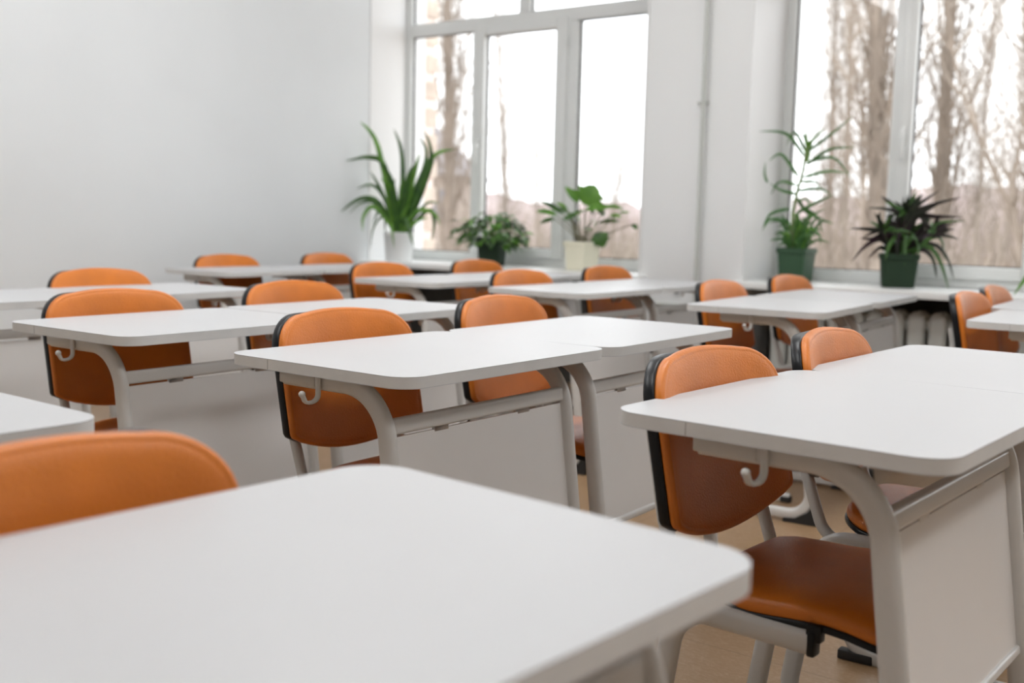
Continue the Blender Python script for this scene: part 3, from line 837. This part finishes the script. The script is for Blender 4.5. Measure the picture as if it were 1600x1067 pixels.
# 5: dark purple rosette plant, green octagonal pot
def plant_purple(loc):
    rnd = random.Random(21)
    org = Vector(loc); t = empty('potted_plant', loc)
    tag(t, 'spiky dark purple-leaved plant in a green pot in front of the window post', 'plant', 'potted plants on the window sills')
    square_pot(t, M['pot_green2'], 0.192, 0.160, 0.175, R(20), rad=0.03, n=3)
    bm = bmesh.new()
    k = 1 / 5.517 / 300.0; bx, by = 530, 600
    j = lambda q, dd: ((q[0] - bx) * k, 0.165 + (by - q[1]) * k, dd)
    L = [((560, 280), (640, 160), (785, 40)), ((560, 260), (550, 170), (555, 90)), ((570, 250), (610, 150), (635, 65)), ((520, 260), (450, 150), (375, 95)), ((520, 270), (400, 205), (215, 200)),
         ((600, 270), (760, 160), (960, 100)), ((620, 290), (800, 265), (985, 265)), ((760, 400), (900, 310), (1085, 290)), ((370, 400), (310, 330), (265, 280)), ((380, 380), (320, 290), (320, 225)),
         ((400, 420), (220, 385), (25, 380)), ((380, 450), (280, 465), (170, 460)), ((360, 470), (200, 530), (80, 660)), ((380, 540), (300, 570), (225, 635)), ((760, 390), (820, 330), (860, 290)),
         ((750, 330), (760, 270), (758, 205)), ((800, 440), (910, 460), (950, 650)), ((740, 520), (840, 640), (910, 885)), ((780, 490), (900, 600), (950, 800)), ((700, 540), (780, 620), (800, 790)),
         ((520, 420), (400, 520), (360, 640)), ((520, 420), (470, 500), (460, 600)), ((560, 420), (540, 540), (520, 680)), ((620, 430), (660, 560), (600, 780)), ((600, 300), (700, 210), (760, 170))]
    for i, (a, b, c) in enumerate(L):
        d = rnd.uniform(-.12, .06)
        if i in (17, 18, 19, 20, 21, 22, 23): d = -0.10
        blade(bm, org, [(rnd.uniform(-.02, .02), .15, 0), j(a, d * .3), j(b, d * .7), j(c, d)], rnd.uniform(40, 54) * k, rnd, 1 if i in (2, 7, 16, 17, 20, 22, 23) else 0, peak=.3, fold=.5)
    for cx_, cy_, cd in ((560, 270, -.02), (370, 420, -.04), (760, 430, -.05), (480, 470, .03), (640, 430, .05)):
        for i in range(24):
            th = rnd.uniform(0, 2 * PI); el = rnd.uniform(-.2, 1.2); r = rnd.uniform(.08, .15)
            b = j((cx_, cy_), cd)
            e = (b[0] + math.cos(th) * math.cos(el) * r, b[1] + math.sin(el) * r, b[2] + math.sin(th) * math.cos(el) * r * .7)
            blade(bm, org, [(b[0] * .3, .15, 0), b, ((b[0] + e[0]) / 2, (b[1] + e[1]) / 2 + .015, (b[2] + e[2]) / 2), e], .026, rnd, 1 if i % 5 == 0 else 0, peak=.4, fold=.5)
    link('foliage', bm, [M['leaf_purple'], M['leaf']], t, angle=80)
plant_purple((5.69, 1.665, ZS))

# 6: arching plant whose pot stands beyond the right edge
def plant_arch(loc):
    rnd = random.Random(31)
    org = Vector(loc); t = empty('potted_plant', loc)
    tag(t, 'bright green plant with broad arching leaves reaching in at the right edge', 'plant', 'potted plants on the window sills')
    round_pot(t, M['pot_cream'], 0.085, 0.07, 0.15)
    bm = bmesh.new()
    s = 1 / 325.0                    # metres per photo pixel at this distance
    X0, Y0 = 1650, 400
    j = lambda q, dd: ((q[0] - X0) * s, 0.16 + (Y0 - q[1]) * s, dd)
    for a, b, c, w, m_ in (((1625, 375), (1580, 395), (1535, 448), .045, 1), ((1620, 372), (1572, 402), (1566, 462), .040, 0), ((1630, 390), (1590, 415), (1577, 465), .020, 1),
                           ((1640, 350), (1605, 366), (1583, 386), .040, 1), ((1660, 330), (1640, 300), (1620, 330), .035, 0), ((1680, 340), (1720, 320), (1760, 400), .04, 1), ((1690, 330), (1740, 300), (1790, 360), .04, 0)):
        blade(bm, org, [(0, .13, 0), j(a, -.03), j(b, -.09), j(c, -.15)], w, rnd, m_, peak=.4, fold=.25)
    link('foliage', bm, [M['leaf'], M['leaf_lt']], t, angle=80)
plant_arch((5.66, 0.835, ZS))

# ------------------------------------------------------------------ outside
GZ = -2.6
bm = bmesh.new()
n = 48
ring = []
gr = [(7, 0), (14, 0), (30, 0), (60, 0.4), (110, 1.2), (260, 3)]
# ground as a grid starting outside the window wall
rows = []
for i, xx in enumerate((6.16, 9, 14, 22, 35, 55, 90, 150, 260)):
    rows.append([bm.verts.new((xx, yy, GZ + max(0, (xx - 30)) * 0.006)) for yy in (-200, -100, -50, -25, -10, 0, 10, 25, 50, 100, 200)])
for a, b in zip(rows, rows[1:]):
    for k in range(10): bm.faces.new((a[k], a[k + 1], b[k + 1], b[k]))
struct(link('ground', bm, M['ground'], smooth=False))
# distant rise of bare woodland, with depth and a ragged crown line
rnd = random.Random(9)
bm = bmesh.new(); rows = []
for i, (dx, h) in enumerate(((0, -0.3), (1.0, 2.6), (3.0, 4.4), (7.0, 5.2), (16, 5.6), (26, 3.5), (30, 0))):
    r_ = []
    for kk in range(241):
        yy = -40 + kk * 0.75
        jit = rnd.uniform(-.55, .55) + 0.7 * math.sin(yy * .11) + 0.3 * math.sin(yy * .43)
        r_.append(bm.verts.new((62 + dx + rnd.uniform(-.4, .4), yy, GZ + max(-0.3, h + (jit if h > 1 else 0)))))
    rows.append(r_)
for a, b in zip(rows, rows[1:]):
    for k in range(240): bm.faces.new((a[k], a[k + 1], b[k + 1], b[k]))
struct(link('hillside', bm, M['hill']))

def tri_sec(r): return [(r, 0), (-r * .5, r * .87), (-r * .5, -r * .87)]
def limb(bm, p, d, L, r, seg, rnd, wob, lift, mi=0, sec=3):
    pts = [p.copy()]; d = d.normalized()
    for k in range(seg):
        d = (d + Vector((rnd.uniform(-wob, wob), rnd.uniform(-wob, wob), lift))).normalized()
        pts.append(pts[-1] + d * L / seg)
    sc = [1 - 0.82 * k / seg for k in range(seg + 1)]
    sweep(bm, pts, circ(r, sec) if sec > 3 else tri_sec(r), up=(1, 0.01, 0), mi=mi, cap=False, scales=sc)
    return pts
def tree(loc, H, tr, spread, seed, label, nb=60, lift=.18, lean=0.0):
    rnd = random.Random(seed)
    t = empty('bare_tree', loc); tag(t, label, 'tree', 'leafless trees outside the windows')
    bm = bmesh.new(); bt = bmesh.new()
    tp = limb(bm, Vector((0, 0, 0)), Vector((lean, 0, 1)), H, tr, 14, rnd, .035, .05, sec=8)
    for i in range(nb):
        f = 0.12 + 0.85 * (i / nb) ** 0.9; q = f * 14; a = tp[int(q)]; b = tp[min(14, int(q) + 1)]
        p = a.lerp(b, q - int(q)); th = i * 2.399 + rnd.uniform(-.5, .5)
        d = Vector((math.cos(th) * spread, math.sin(th) * spread, rnd.uniform(.7, 1.2)))
        L = H * rnd.uniform(.16, .34) * (1.15 - f * .65)
        r = tr * .24 * (1.15 - f)
        pts = limb(bt, p, d, L, max(.012, r * .9), 6, rnd, .12, lift)
        for k in range(1, 7):
            for _ in range(4):
                th2 = rnd.uniform(0, 2 * PI)
                d2 = Vector((math.cos(th2) * .8, math.sin(th2) * .8, rnd.uniform(.5, 1.3)))
                p2 = limb(bt, pts[k], d2, L * rnd.uniform(.18, .42), max(.007, r * .28), 3, rnd, .2, .12)
                if rnd.random() < .6:
                    limb(bt, p2[2], Vector((rnd.uniform(-1, 1), rnd.uniform(-1, 1), 1)), L * .2, .0055, 2, rnd, .2, .1)
    link('trunk', bm, M['bark'], t); link('branches', bt, M['twig'], t, smooth=False)
    return t
def at(px, dist):
    """ground point seen in photo column px at a given distance"""
    f = 1670.77; a = (px - 804.0) / f
    d = Vector((0.8085 + 0.5905 * a, 0.5884 - 0.807 * a, 0)).normalized() * dist
    return (d.x, d.y, GZ)
TREES = [(702, 24, 13, .17, .30, 'tall bare poplar behind the left pane of the first window', 70),
         (788, 44, 12, .14, .30, 'slender bare tree at the left of the middle pane, first window', 46),
         (842, 60, 9, .12, .45, 'small bare tree low in the middle pane of the first window', 36),
         (955, 52, 9, .14, .55, 'low spreading bare tree in the right pane of the first window', 44),
         (1292, 26, 10, .12, .32, 'thin bare tree behind the tall slim potted plant', 52),
         (1318, 33, 14, .14, .34, 'bare tree between the slim potted plant and the thick poplar', 52),
         (1378, 19, 15, .21, .24, 'thick tall bare poplar left of the second window post', 80),
         (1468, 21, 14, .17, .26, 'bare poplar just right of the second window post', 66),
         (1524, 34, 10, .12, .40, 'smaller bare tree in the middle of the right-hand pane', 50),
         (1612, 17, 14, .26, .30, 'stout bare trunk at the right edge of the second window', 60),
         (1560, 40, 12, .14, .40, 'distant bare tree left of the stout trunk at the right edge', 44)]
for i, (px, dist, H, tr, sp, lab, nb) in enumerate(TREES):
    tree(at(px, dist), H, tr, sp, 100 + i, lab, nb)
# undergrowth nobody could count
rnd = random.Random(77)
bm = bmesh.new()
for i in range(5200):
    if i < 2600: px = rnd.uniform(1215, 1680); dist = rnd.uniform(14, 40); H = rnd.uniform(2.2, 4.6)
    else: px = rnd.uniform(640, 1030); dist = rnd.uniform(26, 58); H = rnd.uniform(2.2, 4.6)
    if i >= 2600 and px < 745 and dist > 42: dist -= 14
    a = at(px, dist)
    p = Vector((a[0], a[1], GZ))
    limb(bm, p, Vector((rnd.uniform(-.35, .35), rnd.uniform(-.35, .35), 1)), H * rnd.uniform(.6, 1.1), 0.017 + dist * .0005, 4, rnd, .22, .05)
o = link('undergrowth', bm, M['twig'], smooth=False)
tag(o, 'tangled brown leafless thicket below the trees outside', 'thicket', kind='stuff')

# school wing of pale brick close to the first window
w0 = at(676, 13.5)
t = empty('brick_building', (w0[0], w0[1], GZ)); tag(t, 'pale rose brick building corner seen at the left edge of the first window', 'building')
bm = bmesh.new(); box(bm, (-7.0, 0, 0), (0, 9, 11)); link('wall', bm, M['brickpale'], t, smooth=False)
bm = bmesh.new()
for i in range(34):
    L = .16 if i % 2 else .26
    box(bm, (-L, -0.03, i * .32), (0.03, .3, i * .32 + .2))
link('corner_bricks', bm, M['brickdark'], t, smooth=False)
bm = bmesh.new(); box(bm, (-0.62, -0.06, 0), (-0.50, 0.0, 10.6)); link('drainpipe', bm, M['pvc'], t)
# farther house
h0 = at(736, 46)
t = empty('house', (h0[0], h0[1], GZ)); t.rotation_euler = (0, 0, math.atan2(h0[1], h0[0]) - R(4))
tag(t, 'blurred brown house with a dark roof behind the poplar, first window', 'building')
bm = bmesh.new(); box(bm, (0, 0, 0), (6, 11, 5.6)); link('wall', bm, M['house'], t, smooth=False)
bm = bmesh.new()
vs_ = [bm.verts.new(p) for p in ((-.5, -.5, 5.5), (6.5, -.5, 5.5), (3, 1.8, 7.8), (-.5, 11.5, 5.5), (6.5, 11.5, 5.5), (3, 9.5, 7.8))]
for q in ((0, 1, 2), (0, 2, 5, 3), (1, 4, 5, 2), (3, 5, 4), (0, 3, 4, 1)): bm.faces.new([vs_[i] for i in q])
link('roof', bm, M['roof'], t, smooth=False)
for jx in (1.2, 3.6):
    for i in (0.9, 3.2, 5.5):
        bm = bmesh.new(); box(bm, (-.05, i, jx), (.05, i + 1.1, jx + 1.3)); link('house_window', bm, M['housewin'], t, smooth=False)

# ------------------------------------------------------------------ sky, camera, view
w = bpy.data.worlds.new('overcast_sky'); scn.world = w; w.use_nodes = True
bg = w.node_tree.nodes['Background']
bg.inputs[0].default_value = (0.955, 0.97, 1.0, 1); bg.inputs[1].default_value = 2.6

cam = bpy.data.cameras.new('camera'); co = bpy.data.objects.new('camera', cam); COL.objects.link(co)
r_ = Vector((0.59041763, -0.80674712, 0.02379292)); u_ = Vector((0.0764022, 0.08521356, 0.99342909)); f_ = Vector((0.80347354, 0.58472022, -0.11194884))
mw = Matrix.Identity(4)
for i in range(3): mw[i][0] = r_[i]; mw[i][1] = u_[i]; mw[i][2] = -f_[i]
mw.translation = Vector((0, 0, 1.0503)); co.matrix_world = mw
cam.sensor_width = 36; cam.lens = 1670.77 / 1600 * 36
cam.clip_start = 0.05; cam.clip_end = 600
cam.dof.use_dof = True; cam.dof.focus_distance = 2.15; cam.dof.aperture_fstop = 2.8
scn.camera = co
vs = scn.view_settings
vs.view_transform = 'Standard'; vs.look = 'None'; vs.gamma = 1; vs.exposure = 0.31
vs.use_curve_mapping = False
scn.cycles.use_denoising = True
scn.cycles.max_bounces = 10; scn.cycles.diffuse_bounces = 6; scn.cycles.transparent_max_bounces = 16
scn.cycles.sample_clamp_indirect = 6
